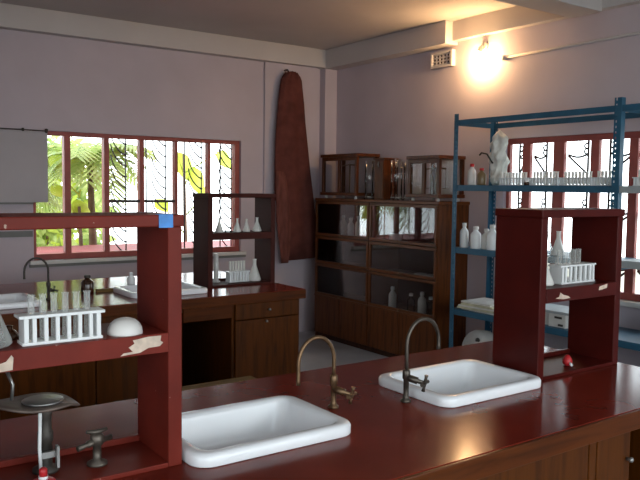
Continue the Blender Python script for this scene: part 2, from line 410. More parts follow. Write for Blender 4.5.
def bush(name, label, x, y, rx, ry, z0, z1, n, seed):
    random.seed(seed)
    t = thing(name, label, 'plant', (x, y, FL - .45), 'plants outside the back window')
    m = MB()
    for k in range(5):
        a = 2 * PI * k / 5
        m.tube([(x + .05 * math.cos(a), y + .05 * math.sin(a), FL - .45), (x + rx * .3 * math.cos(a), y + ry * .3 * math.sin(a), (FL + z1) / 2), (x + rx * .6 * math.cos(a), y + ry * .6 * math.sin(a), z1 - .3)], [.03, .02, .01], TRUNK, 6)
    m.build('stem', t)
    for part, mm in (('foliage', GREENL), ('young_foliage', LIME)):
        mb = MB(); mi = mb.slot(mm)
        for q in range(n if mm is GREENL else n // 3):
            a = random.uniform(0, 2 * PI); r = math.sqrt(random.random())
            c = Vector((x + rx * r * math.cos(a), y + ry * r * math.sin(a), random.uniform(z0, z1 - .25 * r)))
            d = Vector((random.uniform(-1, 1), random.uniform(-1, .2), random.uniform(-.9, .5))).normalized()
            sd = d.cross(Vector((random.uniform(-.4, .4), -1, random.uniform(-.2, .8)))).normalized()
            l = random.uniform(.14, .30); w = l * random.uniform(.14, .26)
            v = [mb.bm.verts.new(p) for p in (c, c + d * l * .4 + sd * w, c + d * l + Vector((0, 0, -.05)), c + d * l * .4 - sd * w)]
            mb.face(v, mi)
        o = mb.build(part, t, recalc=False); o['kind'] = 'stuff'
bush('bush', 'dense yellowish-green bush outside, behind the palms in the left window bays', 3.0, 11.6, .95, .5, FL - .3, .78, 1500, 31)

# ------------------------------------------------------------------ wall things
t = thing('hanging_chart', 'blank grey wall chart hung on a cord at left of the back window', 'chart', (.9, 6.41, -.16))
bx('chart_sheet', t, BOARDM, -.1, 1.722, 6.405, 6.417, -.15, .43, bevel=.002)
bx('bottom_rod', t, GREYD, -.1, 1.60, 6.395, 6.42, -.165, -.15)
bx('top_rod', t, BOARDM, -.1, 1.722, 6.398, 6.42, .43, .442)
m = MB().tube([(-.1, 6.40, .452), (1.52, 6.40, .450), (1.715, 6.40, .447)], .005, DARKM, 6)
m.lathe(1.525, 6.40, [(.001, .437), (.011, .44), (.011, .462), (.001, .465)], DARKM, 8).lathe(1.712, 6.40, [(.001, .43), (.014, .435), (.014, .465), (.001, .468)], DARKM, 8)
m.box(1.523, 1.527, 6.40, 6.45, .448, .452, DARKM).box(1.710, 1.714, 6.40, 6.45, .446, .45, DARKM)
m.build('cord', t)
# maroon cloth
t = thing('hanging_cloth', 'long maroon cloth hanging gathered on the wall beside the tall glass cabinet', 'cloth', (4.15, 6.3, -.75))
prof = [(1.155, 4.015, 4.13), (1.12, 3.975, 4.175), (1.085, 3.957, 4.193), (.99, 3.94, 4.205), (.866, 3.924, 4.222), (.66, 3.905, 4.24), (.47, 3.892, 4.265), (.2, 3.885, 4.30), (-.027, 3.886, 4.335), (-.2, 3.91, 4.358), (-.38, 3.965, 4.385), (-.55, 4.0, 4.41), (-.74, 4.02, 4.436)]
loops = []
N = 64
for k, (z, a, b) in enumerate(prof):
    u = k / (len(prof) - 1); L = []
    for i in range(N):
        th = 2 * PI * i / N; cx = math.cos(th); cy = math.sin(th)
        fold = 1 + (.10 + .10 * u) * math.sin(7 * th + 2.2 * u) * abs(cy) + .05 * math.sin(13 * th + 4 * u)
        x = ((a + b) / 2 + (b - a) / 2 * cx) * 1.009 + (.022 * u if cx > 0 else 0) * cx
        y = 6.335 + cy * (.045 + .02 * (1 - u)) * fold
        zz = z + (.05 * (x - 4.24) if k >= len(prof) - 2 else 0) + (.012 * math.sin(9 * th) if k == 0 else 0)
        L.append((x, min(y, 6.395), zz))
    loops.append(L)
MB().loops(loops, CLOTH).build('cloth_fall', t)
loops = []
for k in range(13):
    u = k / 12; z = .16 - u * .93
    a = 3.915 + .13 * max(0, u - .5); b = a + (.06 + .11 * math.sin(PI * (.12 + .8 * u)))
    L = []
    for i in range(28):
        th = 2 * PI * i / 28
        L.append(((a + b) / 2 + (b - a) / 2 * math.cos(th), 6.285 + .006 + .022 * math.sin(th) * (1 + .5 * math.sin(5 * th + 3 * u)) * math.sin(PI * (.1 + .85 * u)), z))
    loops.append(L)
tag(MB().loops(loops, CLOTHL).build('loose_fold', t), 'paler fold hanging down the left side')
m = MB().tube([(4.07, 6.40, 1.185), (4.07, 6.34, 1.185), (4.07, 6.325, 1.165), (4.07, 6.335, 1.14)], .008, DARKM, 8); m.build('hook', t)
# lamp
t = thing('bulb_lamp', 'lit bare light bulb in a wall holder near the ceiling beam', 'lamp', (4.66, 4.28, 1.06))
m = MB(); c = Vector((4.61, 4.285, 1.108))
m.lathe(0, 0, [(.001, -.055), (.016, -.052), (.028, -.038), (.031, -.02), (.027, 0), (.018, .018), (.014, .03)], BULB, 16)
bmesh.ops.rotate(m.bm, verts=m.bm.verts, cent=(0, 0, 0), matrix=Matrix.Rotation(math.radians(30), 3, 'Y')); bmesh.ops.translate(m.bm, verts=m.bm.verts, vec=c)
m.build('glass_bulb', t)
m = MB(); m.lathe(0, 0, [(.02, .022), (.022, .03), (.019, .075), (.016, .08)], SOCK, 14)
bmesh.ops.rotate(m.bm, verts=m.bm.verts, cent=(0, 0, 0), matrix=Matrix.Rotation(math.radians(30), 3, 'Y')); bmesh.ops.translate(m.bm, verts=m.bm.verts, vec=c)
m.build('holder', t)
m = MB().tube([(4.64, 4.285, 1.173), (4.66, 4.285, 1.192), (4.70, 4.285, 1.192)], .007, SOCK, 8)
m.lathe(0, 0, [(.035, -.01), (.03, .012)], SOCK, 16)
vs = [v for v in m.bm.verts if abs(v.co.x) < .1]
bmesh.ops.rotate(m.bm, verts=vs, cent=(0, 0, 0), matrix=Matrix.Rotation(-PI / 2, 3, 'Y')); bmesh.ops.translate(m.bm, verts=vs, vec=(4.69, 4.285, 1.192))
m.build('wall_bracket', t)
m = MB().tube([(4.692, 4.07, 1.066), (4.692, 3.5, 1.072), (4.692, 2.9, 1.076), (4.692, .5, 1.085)], .011, BEAM, 8)
m.lathe(4.69, 4.07, [(.02, 1.048), (.024, 1.066), (.02, 1.084)], BEAM, 10)
tag(m.build('wiring_conduit'), 'thin pale wiring conduit running along the wall right of the lit bulb', 'conduit')
# ventilator block
t = thing('ventilator', 'small perforated ventilator grille in a pale frame under the beam end', 'ventilator', (4.69, 4.77, 1.06))
m = MB(); y0, y1, z0, z1 = 4.625, 4.895, 1.072, 1.215
m.box(4.655, XB, y0, y0 + .022, z0, z1, BEAM).box(4.655, XB, y1 - .022, y1, z0, z1, BEAM).box(4.655, XB, y0 + .022, y1 - .022, z0, z0 + .018, BEAM).box(4.655, XB, y0 + .022, y1 - .022, z1 - .018, z1, BEAM)
m.build('frame', t, .002)
m = MB()
for i in range(1, 7): m.box(4.67, 4.685, y0 + i * .0414 - .006, y0 + i * .0414 + .006, z0 + .018, z1 - .018, BEAM)
for i in range(1, 5): m.box(4.668, 4.683, y0 + .022, y1 - .022, z0 + i * .0294 - .005, z0 + i * .0294 + .005, BEAM)
m.build('lattice', t)
bx('backing', t, WOODD, 4.692, 4.70, y0 + .022, y1 - .022, z0 + .018, z1 - .018, bevel=0)

# ------------------------------------------------------------------ benches
def worktop(name, label, x0, x1, y0, y1, holes, edge):
    t = thing(name, label, 'worktop', ((x0 + x1) / 2, (y0 + y1) / 2, BT - .035))
    m = MB(); xs = sorted({x0, x1} | {v for h in holes for v in h[:2]}); ys = sorted({y0, y1} | {v for h in holes for v in h[2:]})
    mi = m.slot(REDTOP); T = {}; B = {}
    for x in xs:
        for y in ys:
            T[x, y] = m.bm.verts.new((x, y, BT)); B[x, y] = m.bm.verts.new((x, y, BT - .035))
    inside = lambda xa, ya: any(h[0] <= xa <= h[1] and h[2] <= ya <= h[3] for h in holes)
    cells = {(i, j): not inside((xs[i] + xs[i + 1]) / 2, (ys[j] + ys[j + 1]) / 2) for i in range(len(xs) - 1) for j in range(len(ys) - 1)}
    for (i, j), on in cells.items():
        if not on: continue
        q = [(xs[i], ys[j]), (xs[i + 1], ys[j]), (xs[i + 1], ys[j + 1]), (xs[i], ys[j + 1])]
        m.face([T[k] for k in q], mi); m.face([B[k] for k in q[::-1]], mi)
        for (di, dj), (a, b) in (((0, -1), (0, 1)), ((1, 0), (1, 2)), ((0, 1), (2, 3)), ((-1, 0), (3, 0))):
            if not cells.get((i + di, j + dj), False):
                m.face([T[q[a]], T[q[b]], B[q[b]], B[q[a]]][::-1], mi)
    m.build('top_slab', t)
    if edge:
        bx('front_edge', t, WOODX, x0, x1, y0 - .012, y0 - .0005, BT - .062, BT - .002, bevel=.003)
    return t
S1 = (.757, 1.245, 1.562, 1.918); S2 = (1.615, 2.10, 1.588, 1.950)
hole = lambda s: (s[0] + .02, s[1] - .02, s[2] + .02, s[3] - .02)
worktop('bench_worktop', 'glossy dark red worktop of the nearest bench, carrying two white sinks', -.7, 2.65, 1.27, 2.225, [hole(S1), hole(S2)], True)
S3 = (1.62, 2.13, 4.21, 4.60); S4 = (.60, 1.10, 4.21, 4.60)
worktop('bench_worktop', 'glossy red worktop of the far bench in front of the back window', -.5, 2.765, 4.065, 5.30, [hole(S3), hole(S4)], True)
bx('front_rail', bpy.data.objects['bench_worktop.001'], WOODX, 1.887, 2.223, 4.085, 4.105, BT - .15, BT - .036)
def cabinet(name, label, x0, x1, y0, y1, fronts, group=None):
    zt, zb = BT - .035, FL
    t = thing(name, label, 'cabinet', ((x0 + x1) / 2, (y0 + y1) / 2, zb), group)
    m = MB()
    m.box(x0, x0 + .02, y0, y1, zb, zt, WOODF).box(x1 - .02, x1, y0, y1, zb, zt, WOODF)
    m.box(x0 + .02, x1 - .02, y1 - .02, y1, zb, zt, WOODF).box(x0 + .02, x1 - .02, y0 + .02, y1 - .02, zb + .06, zb + .08, WOODD)
    m.build('carcass', t, .002)
    MB().box(x0 + .02, x1 - .02, y0 + .01, y0 + .03, zb, zb + .06, WOODD).build('plinth', t)
    for kind, a, b, c, d, knob in fronts:
        f = bx(kind, t, WOODF, a, b, y0 - .018, y0, c, d, bevel=.004)
        if knob:
            k = MB(); k.lathe(0, 0, [(.005, 0), (.005, .01), (.009, .014), (.008, .02), (.003, .023)], STEEL, 12)
            bmesh.ops.rotate(k.bm, verts=k.bm.verts, cent=(0, 0, 0), matrix=Matrix.Rotation(PI / 2, 3, 'X'))
            bmesh.ops.translate(k.bm, verts=k.bm.verts, vec=(knob[0], y0 - .018, knob[1]))
            tag(k.build('knob', f), 'small pale metal knob')
    return t
zt = BT - .037
cabinet('bench_cabinet', 'orange-brown wooden cabinet under the two white sinks of the near bench', .70, 2.148, 1.315, 2.20,
        [('door', .72, 1.32, FL + .07, BT - .066, (1.26, -.9)), ('door', 1.325, 1.925, FL + .07, BT - .066, (1.38, -.9)), ('stile', 1.93, 1.965, FL + .06, BT - .064, None),
         ('door', 1.97, 2.146, FL + .07, BT - .066, (2.128, -.848))])
cabinet('bench_cabinet', 'wooden cabinet under the left end of the near bench', -.65, .695, 1.315, 2.20,
        [('door', -.63, .02, FL + .07, BT - .066, (-.04, -.9)), ('door', .025, .675, FL + .07, BT - .066, (.09, -.9))])
o = MB().box(2.605, 2.64, 1.32, 2.20, FL, BT - .035, WOODF).build('end_panel', None, .003); tag(o, 'brown end panel carrying the right end of the near bench', 'panel')
cabinet('bench_cabinet', 'brown wooden cabinet with knobs at the right end of the far bench', 2.225, 2.742, 4.10, 5.22,
        [('drawer', 2.245, 2.722, BT - .17, BT - .066, (2.49, -.795)), ('door', 2.245, 2.722, FL + .07, BT - .175, (2.468, -.87))])
cabinet('bench_cabinet', 'brown wooden cabinet below the middle of the far bench', .30, 1.885, 4.10, 5.22,
        [('door', .32, .83, FL + .07, BT - .066, (.79, -.9)), ('door', .835, 1.345, FL + .07, BT - .066, (.88, -.9)), ('door', 1.35, 1.865, FL + .07, BT - .066, (1.40, -.9))])
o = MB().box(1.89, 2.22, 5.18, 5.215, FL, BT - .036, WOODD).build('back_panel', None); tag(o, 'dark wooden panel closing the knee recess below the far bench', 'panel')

# sinks
def sink(s, label, d=.10):
    x0, x1, y0, y1 = s
    t = thing('ceramic_sink', label, 'sink', ((x0 + x1) / 2, (y0 + y1) / 2, BT), 'white rectangular laboratory sinks')
    R = lambda i, z, r: rrect(x0 + i, x1 - i, y0 + i, y1 - i, r, BT + z)
    L = [R(.042, -d - .02, .05), R(.028, -.05, .045), R(.026, .001, .045), R(.001, .001, .05), R(0, .004, .05), R(0, .024, .05), R(.004, .031, .048), R(.012, .034, .045), R(.026, .034, .04), R(.034, .031, .038), R(.039, .022, .036), R(.046, -.06, .05), R(.056, -d + .02, .06), R(.08, -d, .06)]
    MB().loops(L, CERAM).build('basin', t)
    cx, cy = (x0 + x1) / 2 + .05, (y0 + y1) / 2
    MB().lathe(cx, cy, [(.03, BT - d), (.03, BT - d + .003), (.022, BT - d + .004), (.018, BT - d + .001)], STEEL, 16).build('drain', t)
    m = MB().tube([(x1 - .049, cy + .01, BT - .035), (x1 - .052, cy - .008, BT - .05)], .006, DARKM, 8); m.build('overflow_hole', t)
    return t
sink(S1, 'white ceramic sink between the left red rack and the brown gooseneck tap', )
sink(S2, 'white ceramic sink beside the tall red rack on the right of the near bench')
sink(S3, 'white ceramic sink on the far bench, left of its brown bottle rack')
sink(S4, 'white ceramic sink at the left of the far bench beside the dark tap')
# taps
def tap(name, label, x, y, dx, h, spout, metal, hang=(0.05, -.035), hz=.035, s=1):
    t = thing(name, label, 'tap', (x, y, BT), 'gooseneck laboratory taps')
    m = MB().lathe(x, y, [(.017, BT), (.017, BT + .006), (.011, BT + .01), (.009, BT + .02), (.009, BT + .072), (.0125, BT + .076), (.0125, BT + .1), (.009, BT + .105)], metal, 14)
    m.build('pillar', t)
    r = abs(dx) / 2; cz = BT + h - r * 1.15
    pts = [(x, y, BT + .1), (x, y, (BT + .1 + cz) / 2)] + [(x + dx / 2 - dx / 2 * math.cos(a), y, cz + r * 1.15 * math.sin(a)) for a in [PI * i / 14 for i in range(15)]] + [(x + dx, y, BT + spout + .012), (x + dx, y, BT + spout)]
    MB().tube(pts, [.0062] * (len(pts) - 2) + [.0062, .0075], metal, 10).build('gooseneck', t)
    m = MB(); a = Vector((x, y, BT + hz + .025)); b = a + Vector((hang[0], hang[1], -.012))
    m.tube([tuple(a), tuple(a.lerp(b, .6)), tuple(a.lerp(b, .62)), tuple(b)], [.0115, .0115, .007, .007], metal, 10); m.build('valve_stem', t)
    m = MB(); d = (b - a).normalized(); u = d.orthogonal().normalized(); w = d.cross(u)
    for e in (u * .7 + w * .7, u * .7 - w * .7):
        m.tube([tuple(b + e * q) for q in (-.027, -.017, 0, .017, .027)], [.0065, .0045, .006, .0045, .0065], metal, 8)
    m.build('cross_handle', t)
    return t
tap('gooseneck_tap', 'brown brass gooseneck tap arching over the nearest white sink', 1.335, 1.80, -.132, .228, .09, BRASS, (.028, -.056))
tap('gooseneck_tap', 'dark brass gooseneck tap left of the sink by the right rack', 1.568, 1.725, .14, .262, .155, IRONT, (.028, -.056), .055)
tap('gooseneck_tap', 'black gooseneck tap on the far bench under the wall chart', 1.19, 4.45, -.135, .25, .13, DARKM, (.04, .03))

# reagent racks
def rack(name, label, x0, x1, y0, y1, top, shelf, mm, th=.036, chips=(), sh_th=.045, base=True):
    t = thing(name, label, 'rack', ((x0 + x1) / 2, (y0 + y1) / 2, BT))
    bx('end_panel', t, mm, x0, x0 + th, y0, y1, BT, top - .028, bevel=.003)
    bx('end_panel', t, mm, x1 - th, x1, y0, y1, BT, top - .028, bevel=.003)
    bx('top_board', t, mm, x0 - .004, x1 + .004, y0 - .004, y1 + .004, top - .028, top, bevel=.003)
    m = MB().box(x0 + th, x1 - th, y0, y1, shelf - .02, shelf, mm).box(x0 + th, x1 - th, y0 - .002, y0 + .018, shelf - sh_th, shelf + .0005, mm).box(x0 + th, x1 - th, y1 - .018, y1, shelf - sh_th, shelf - .02, mm)
    for pts in chips:
        m.poly([(p[0], y0 - .0028, p[1]) for p in pts], CHIP)
    m.build('shelf', t, .0015)
    if base:
        m = MB().box(x0 + th, x1 - th, y0, y1, BT, BT + .012, mm).box(x0 + th, x1 - th, y1 - .016, y1, BT + .012, BT + .028, mm)
        m.build('base_board', t, .002)
    return t
LR = rack('reagent_rack', 'worn red wooden reagent rack with chipped shelf edge at the left', .262, .747, 1.625, 1.825, -.068, -.350, RED, sh_th=.046,
     chips=[[(.30, -.383), (.318, -.380), (.345, -.373), (.356, -.360), (.360, -.366), (.358, -.392), (.33, -.394), (.30, -.3955)],
            [(.592, -.392), (.60, -.386), (.622, -.385), (.612, -.374), (.626, -.366), (.622, -.358), (.66, -.3535), (.692, -.354), (.69, -.366), (.697, -.371), (.688, -.379), (.66, -.380), (.64, -.389)]])
m = MB().box(.686, .721, 1.6185, 1.6205, -.098, -.067, STICK).box(.686, .721, 1.6185, 1.64, -.0675, -.066, STICK); m.build('blue_sticker', LR)
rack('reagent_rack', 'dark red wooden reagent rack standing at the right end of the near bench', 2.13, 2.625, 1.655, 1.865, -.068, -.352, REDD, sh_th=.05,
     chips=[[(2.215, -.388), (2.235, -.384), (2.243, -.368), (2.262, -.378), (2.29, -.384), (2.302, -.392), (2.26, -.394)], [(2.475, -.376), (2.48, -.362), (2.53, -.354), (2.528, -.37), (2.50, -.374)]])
rack('reagent_rack', 'brown-red reagent rack of glassware standing on the far bench', 2.225, 2.752, 4.43, 4.66, -.046, -.315, REDF, base=True)

# ------------------------------------------------------------------ glassware
ORD = ['first', 'second', 'third', 'fourth', 'fifth', 'sixth', 'seventh', 'eighth', 'ninth', 'tenth']
def tube_mesh(mb, x, y, z0, z1, r, m, n=12):
    prof = [(.001, z0)] + [(r * math.sin(a), z0 + r - r * math.cos(a)) for a in (.4, .8, 1.2, 1.57)] + [(r, z1 - .004), (r * 1.18, z1 - .002), (r * 1.15, z1)]
    mb.lathe(x, y, prof, m, n, True, False)
def tube_rack(name, label, x, y, z, L, H, n, horizontal=True, group='white test tube racks', mm=PLAST, depth=.05, barw=.0052):
    t = thing(name, label, 'test tube rack', (x, y, z), group)
    def B(u0, u1, d0, d1, z0, z1, nm, bev=.0015):
        if horizontal: return bx(nm, t, mm, x + u0, x + u1, y + d0, y + d1, z + z0, z + z1, bevel=bev)
        return bx(nm, t, mm, x + d0, x + d1, y + u0, y + u1, z + z0, z + z1, bevel=bev)
    h = L / 2; dd = depth / 2
    B(-h - .004, h + .004, -dd, dd, 0, .007, 'bottom_plate'); 
    B(-h, -h + .010, -dd, dd, .007, H - .007, 'end_post'); B(h - .010, h, -dd, dd, .007, H - .007, 'end_post')
    B(-h - .010, h + .010, -dd, dd, H - .007, H, 'top_plate')
    for i in range(n):
        u = -h + .010 + (L - .02) * (i + .5) / n
        B(u - barw, u + barw, -dd + .001, -dd + .009, .007, H - .007, 'bar', 0)
    return t
def tubes_in(x, y, z, L, H, n, r, top, label, group, horizontal=True, m=TUBEG, skip=()):
    proto = None
    for i in range(n):
        if i in skip: continue
        u = -L / 2 + .010 + (L - .02) * (i + .5) / n
        px, py = (x + u, y + .006) if horizontal else (x, y + u)
        dz = top + random.uniform(-.006, .004)
        if proto is None:
            mb = MB(); tube_mesh(mb, px, py, z + .0075, z + dz, r, m); proto = mb.build('test_tube'); o = proto
        else:
            o = proto.copy(); COL.objects.link(o); o.location = (px, py, z + .0075 + ZO); ORG[o.name] = Vector(o.location)
        tag(o, label % ORD[i], 'test tube', group)
tube_rack('test_tube_rack', 'white plastic test tube rack on the shelf of the worn left rack', .472, 1.67, -.350, .168, .066, 6, depth=.05, barw=.004)
tubes_in(.472, 1.67, -.350, .168, .066, 6, .0072, .113, 'clear glass test tube, %s from the left on the left rack shelf', 'test tubes in the left rack')
tube_rack('test_tube_rack', 'white test tube rack on the shelf of the tall right rack', 2.43, 1.74, -.352, .20, .072, 6, depth=.06)
tubes_in(2.43, 1.74, -.352, .20, .072, 6, .0085, .125, 'cloudy test tube, %s from the left in the right rack', 'test tubes in the right rack', skip=(5,))
tube_rack('test_tube_rack', 'small white test tube rack standing under the far bench rack shelf', 2.515, 4.55, BT + .012, .155, .075, 6, depth=.06, barw=.007)
tubes_in(2.515, 4.55, BT + .012, .155, .075, 6, .0075, .15, 'clear test tube, %s from the left in the far bench rack', 'test tubes on the far bench', m=FROST)
# bowl on the left shelf
m = MB(); m.lathe(.622, 1.672, [(.041, -.350), (.041, -.346), (.0395, -.336), (.034, -.325), (.025, -.317), (.012, -.3125), (.001, -.312)], PORC, 24)
tag(m.build('bowl'), 'white bowl turned upside down on the shelf of the left rack', 'bowl')
m = MB(); m.lathe(.378, 1.74, [(.001, -.350), (.02, -.349), (.021, -.340), (.014, -.330), (.008, -.326), (.008, -.318), (.001, -.317)], BROWNG, 14)
tag(m.build('stopper'), 'small dark stopper beside the left end of the near tube rack', 'stopper')
# flask at left edge
def flask(name, label, x, y, z, r, h, m, group=None, liquid=None):
    mb = MB(); mb.lathe(x, y, [(.001, z), (r * .9, z), (r, z + r * .12), (r * .97, z + r * .3), (r * .32, z + h * .68), (r * .28, z + h * .75), (r * .28, z + h * .95), (r * .36, z + h)], m, 20, True, False)
    o = mb.build(name); tag(o, label, 'flask', group)
    if liquid:
        mb = MB(); mb.lathe(x, y, [(.001, z + .002), (r * .86, z + .002), (r * .93, z + r * .25), (r * .78, z + h * .25)], liquid, 18); mb.build('contents', o)
    return o
flask('conical_flask', 'grey glass conical flask cut off at the left edge of the red shelf', .328, 1.69, -.350, .045, .13, TUBEG)
flask('conical_flask', 'pale conical flask right of the small tube rack on the far bench', 2.648, 4.54, BT + .012, .047, .155, FROST)
# far rack shelf glassware
for i, (x, h, r, mm, lab) in enumerate(((2.285, .085, .026, GLASS, 'clear flask, leftmost on the far rack shelf'), (2.36, .10, .03, FROST, 'pale flask, second from left on the far rack shelf'),
        (2.43, .07, .026, GLASS, 'small clear flask, third from left on the far rack shelf'), (2.50, .095, .028, FROST, 'amber-bottomed flask, fourth on the far rack shelf'),
        (2.575, .09, .026, FROST, 'whitish flask, fifth from left on the far rack shelf'), (2.66, .10, .033, FROST, 'grey-white flask, rightmost on the far rack shelf'))):
    flask('small_flask', lab, x, 4.53, -.315, r, h, mm, 'flasks on the far rack shelf')
m = MB().lathe(2.372, 4.60, [(.030, BT + .012), (.030, BT + .02), (.017, BT + .024), (.017, BT + .205), (.02, BT + .21), (.02, BT + .213)], PORC, 14)
tag(m.build('measuring_cylinder'), 'white measuring cylinder at the left inside the far bench rack', 'cylinder')
def bottle(name, label, x, y, z, r, h, m, cap, group=None, cat='bottle'):
    t = thing(name, label, cat, (x, y, z), group)
    MB().lathe(x, y, [(.001, z), (r * .95, z), (r, z + .006), (r, z + h * .62), (r * .85, z + h * .7), (r * .42, z + h * .8), (r * .42, z + h * .86)], m, 16).build('body', t)
    MB().lathe(x, y, [(r * .5, z + h * .86), (r * .52, z + h * .88), (r * .5, z + h), (.001, z + h)], cap, 14).build('cap', t)
    return t
bottle('reagent_bottle', 'dark squat reagent bottle on the far bench behind the near tube rack', 1.475, 4.62, BT, .04, .11, BROWNG, DARKM)
bottle('wash_bottle', 'small white wash bottle on the far bench left of the sink', 1.80, 4.72, BT, .026, .10, PLAST, PLAST)
o = MB().box(1.53, 1.64, 4.60, 4.63, BT, BT + .018, YWOOD).build('wooden_strip'); tag(o, 'short olive wooden strip lying on the far bench', 'strip')
# burner stand under the left rack
bz = BT + .012
t = thing('burner_stand', 'dark iron stand with a flat plate on a hollow column under the left rack', 'burner stand', (.445, 1.735, bz))
pl = [(.345, -.475), (.40, -.497), (.43, -.505), (.47, -.505), (.505, -.502), (.533, -.515), (.52, -.519), (.50, -.515), (.47, -.525), (.42, -.525), (.38, -.51)]
L = []
for rr, z in ((.02, -.509), (.085, -.507), (.090, -.503), (.088, -.500), (.06, -.502), (.02, -.504)):
    loop = []
    for i in range(36):
        a = 2 * PI * i / 36; ca, sa = math.cos(a), math.sin(a); q = rr / .09
        k = 1 + (.16 * max(0, ca) ** 6 + .30 * max(0, -ca) ** 5) * q
        tip = (-.020 * max(0, ca) ** 8 + .012 * max(0, -ca) ** 4) * q * q
        loop.append((.437 + rr * k * ca * .92, 1.735 + rr * .85 * sa, z + tip))
    L.append(loop)
MB().loops(L, PLATE).build('flat_plate', t)
tag(MB().lathe(.448, 1.735, [(.001, -.503), (.044, -.502), (.047, -.498), (.044, -.4965), (.001, -.4975)], STEEL, 24).build('gauze_disc', t), 'pale grey round disc')
MB().lathe(.452, 1.735, [(.03, bz), (.03, bz + .008), (.016, bz + .014), (.015, -.60), (.018, -.595), (.018, -.575), (.0145, -.57), (.0145, -.535), (.024, -.5095)], DARKM, 16).build('column', t)
MB().tube([(.432, 1.70, bz + .02), (.430, 1.70, -.60), (.434, 1.705, -.510)], .0042, PLAST, 8).build('thin_tube', t)
MB().tube([(.385, 1.76, -.495), (.388, 1.76, -.46), (.378, 1.765, -.43)], .004, STEEL, 6).build('finger_grip', t)
m = MB().box(.436, .472, 1.705, 1.715, -.628, -.614, STEEL).box(.466, .472, 1.69, 1.705, -.65, -.60, STEEL); m.build('collar_clamp', t)
t = thing('spirit_burner', 'red burner with a white band at the foot of the iron stand', 'burner', (.432, 1.665, bz))
MB().lathe(.425, 1.652, [(.026, bz), (.028, bz + .006), (.024, bz + .012), (.012, bz + .015)], REDP, 18).build('base', t)
tag(MB().lathe(.425, 1.652, [(.0105, bz + .015), (.0105, bz + .022)], PLAST, 14).build('band', t), 'white band')
MB().lathe(.425, 1.652, [(.009, bz + .022), (.009, bz + .036), (.006, bz + .04)], REDP, 14).build('neck', t)
t = thing('gas_tap', 'grey metal two-way gas tap under the shelf of the left rack', 'gas tap', (.565, 1.71, bz))
MB().lathe(.565, 1.71, [(.024, bz), (.024, bz + .006), (.010, bz + .012), (.010, bz + .045), (.015, bz + .05), (.016, bz + .07), (.008, bz + .078)], TAPM, 14).build('pillar', t)
for d in ((-.05, -.012, -.008), (.04, .02, -.004)):
    a = Vector((.565, 1.71, bz + .058)); b = a + Vector(d)
    MB().tube([tuple(a), tuple(a.lerp(b, .45)), tuple(a.lerp(b, .55)), tuple(b)], [.009, .009, .006, .0075], TAPM, 8).build('nozzle', t)
MB().tube([(.54, 1.71, bz + .083), (.565, 1.71, bz + .079), (.59, 1.71, bz + .083)], [.004, .006, .004], TAPM, 8).build('lever', t)
# right rack contents
flask('conical_flask', 'pale flask beside the tube rack on the right rack shelf', 2.262, 1.74, -.352, .036, .105, FROST)
t = thing('beaker', 'grey glass beaker behind the tube rack on the right rack shelf', 'beaker', (2.40, 1.82, -.352))
MB().lathe(2.40, 1.822, [(.001, -.352), (.03, -.352), (.032, -.347), (.032, -.26), (.036, -.255)], TUBEG, 20, True, False).build('wall', t)
t = thing('rubber_bulb', 'small red bulb with a pale nozzle on the base of the right rack', 'rubber bulb', (2.385, 1.715, BT + .012))
z = BT + .012
MB().lathe(2.385, 1.715, [(.001, z), (.013, z + .002), (.019, z + .013), (.018, z + .024), (.012, z + .034), (.006, z + .042), (.001, z + .043)], REDP, 16).build('bulb', t)
tag(MB().tube([(2.378, 1.698, z + .014), (2.374, 1.687, z + .008)], .005, PLAST, 8).build('nozzle', t), 'white nozzle')

# stool behind the near bench
t = thing('wooden_stool', 'pale yellowish wooden stool showing over the back edge of the near bench', 'stool', (1.58, 2.96, FL))
sz = -.93
def P(px): return px
bx('seat', t, YWOOD, 1.36, 1.80, 2.80, 3.12, sz - .03, sz, bevel=.006)
for x in (1.41, 1.75):
    for y in (2.85, 3.07): bx('leg', t, YWOOD, x - .02, x + .02, y - .02, y + .02, FL, sz - .03)
bx('stretcher', t, YWOOD, 1.43, 1.73, 2.95, 2.975, FL + .25, FL + .29)
for x in (1.41, 1.75): bx('stretcher', t, YWOOD, x - .012, x + .012, 2.87, 3.05, FL + .25, FL + .29)

# ------------------------------------------------------------------ glass bookcase
CX0, CX1, CY0, CY1 = 4.325, 4.685, 4.405, 6.165
t = thing('glass_cabinet', 'tall brown wooden cabinet with glazed doors in the back corner', 'cabinet', ((CX0 + CX1) / 2, (CY0 + CY1) / 2, FL))
zr = [-.105, -.485, -.765, -1.09]
bx('side_panel', t, CABW, CX0, CX1, CY0, CY0 + .022, FL, -.13, bevel=.002)
bx('side_panel', t, CABW, CX0, CX1, CY1 - .022, CY1, FL, -.13, bevel=.002)
bx('divider', t, CABW, CX0, CX1 - .008, 5.29, 5.31, FL + .06, -.13, bevel=.002)
bx('top_board', t, CABH, CX0 - .012, CX1, CY0 - .012, CY1 + .012, -.13, -.103, bevel=.004)
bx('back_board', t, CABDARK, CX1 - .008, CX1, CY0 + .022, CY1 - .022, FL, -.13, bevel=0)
for z in (-.485, -.765, -1.09, FL + .075):
    for a, b in ((CY0 + .022, 5.29), (5.31, CY1 - .022)):
        bx('shelf', t, CABH, CX0 + .005, CX1 - .008, a, b, z - .022, z - .002, bevel=.002)
bx('plinth', t, WOODD, CX0 + .012, CX0 + .03, CY0 + .022, CY1 - .022, FL, FL + .05, bevel=0)
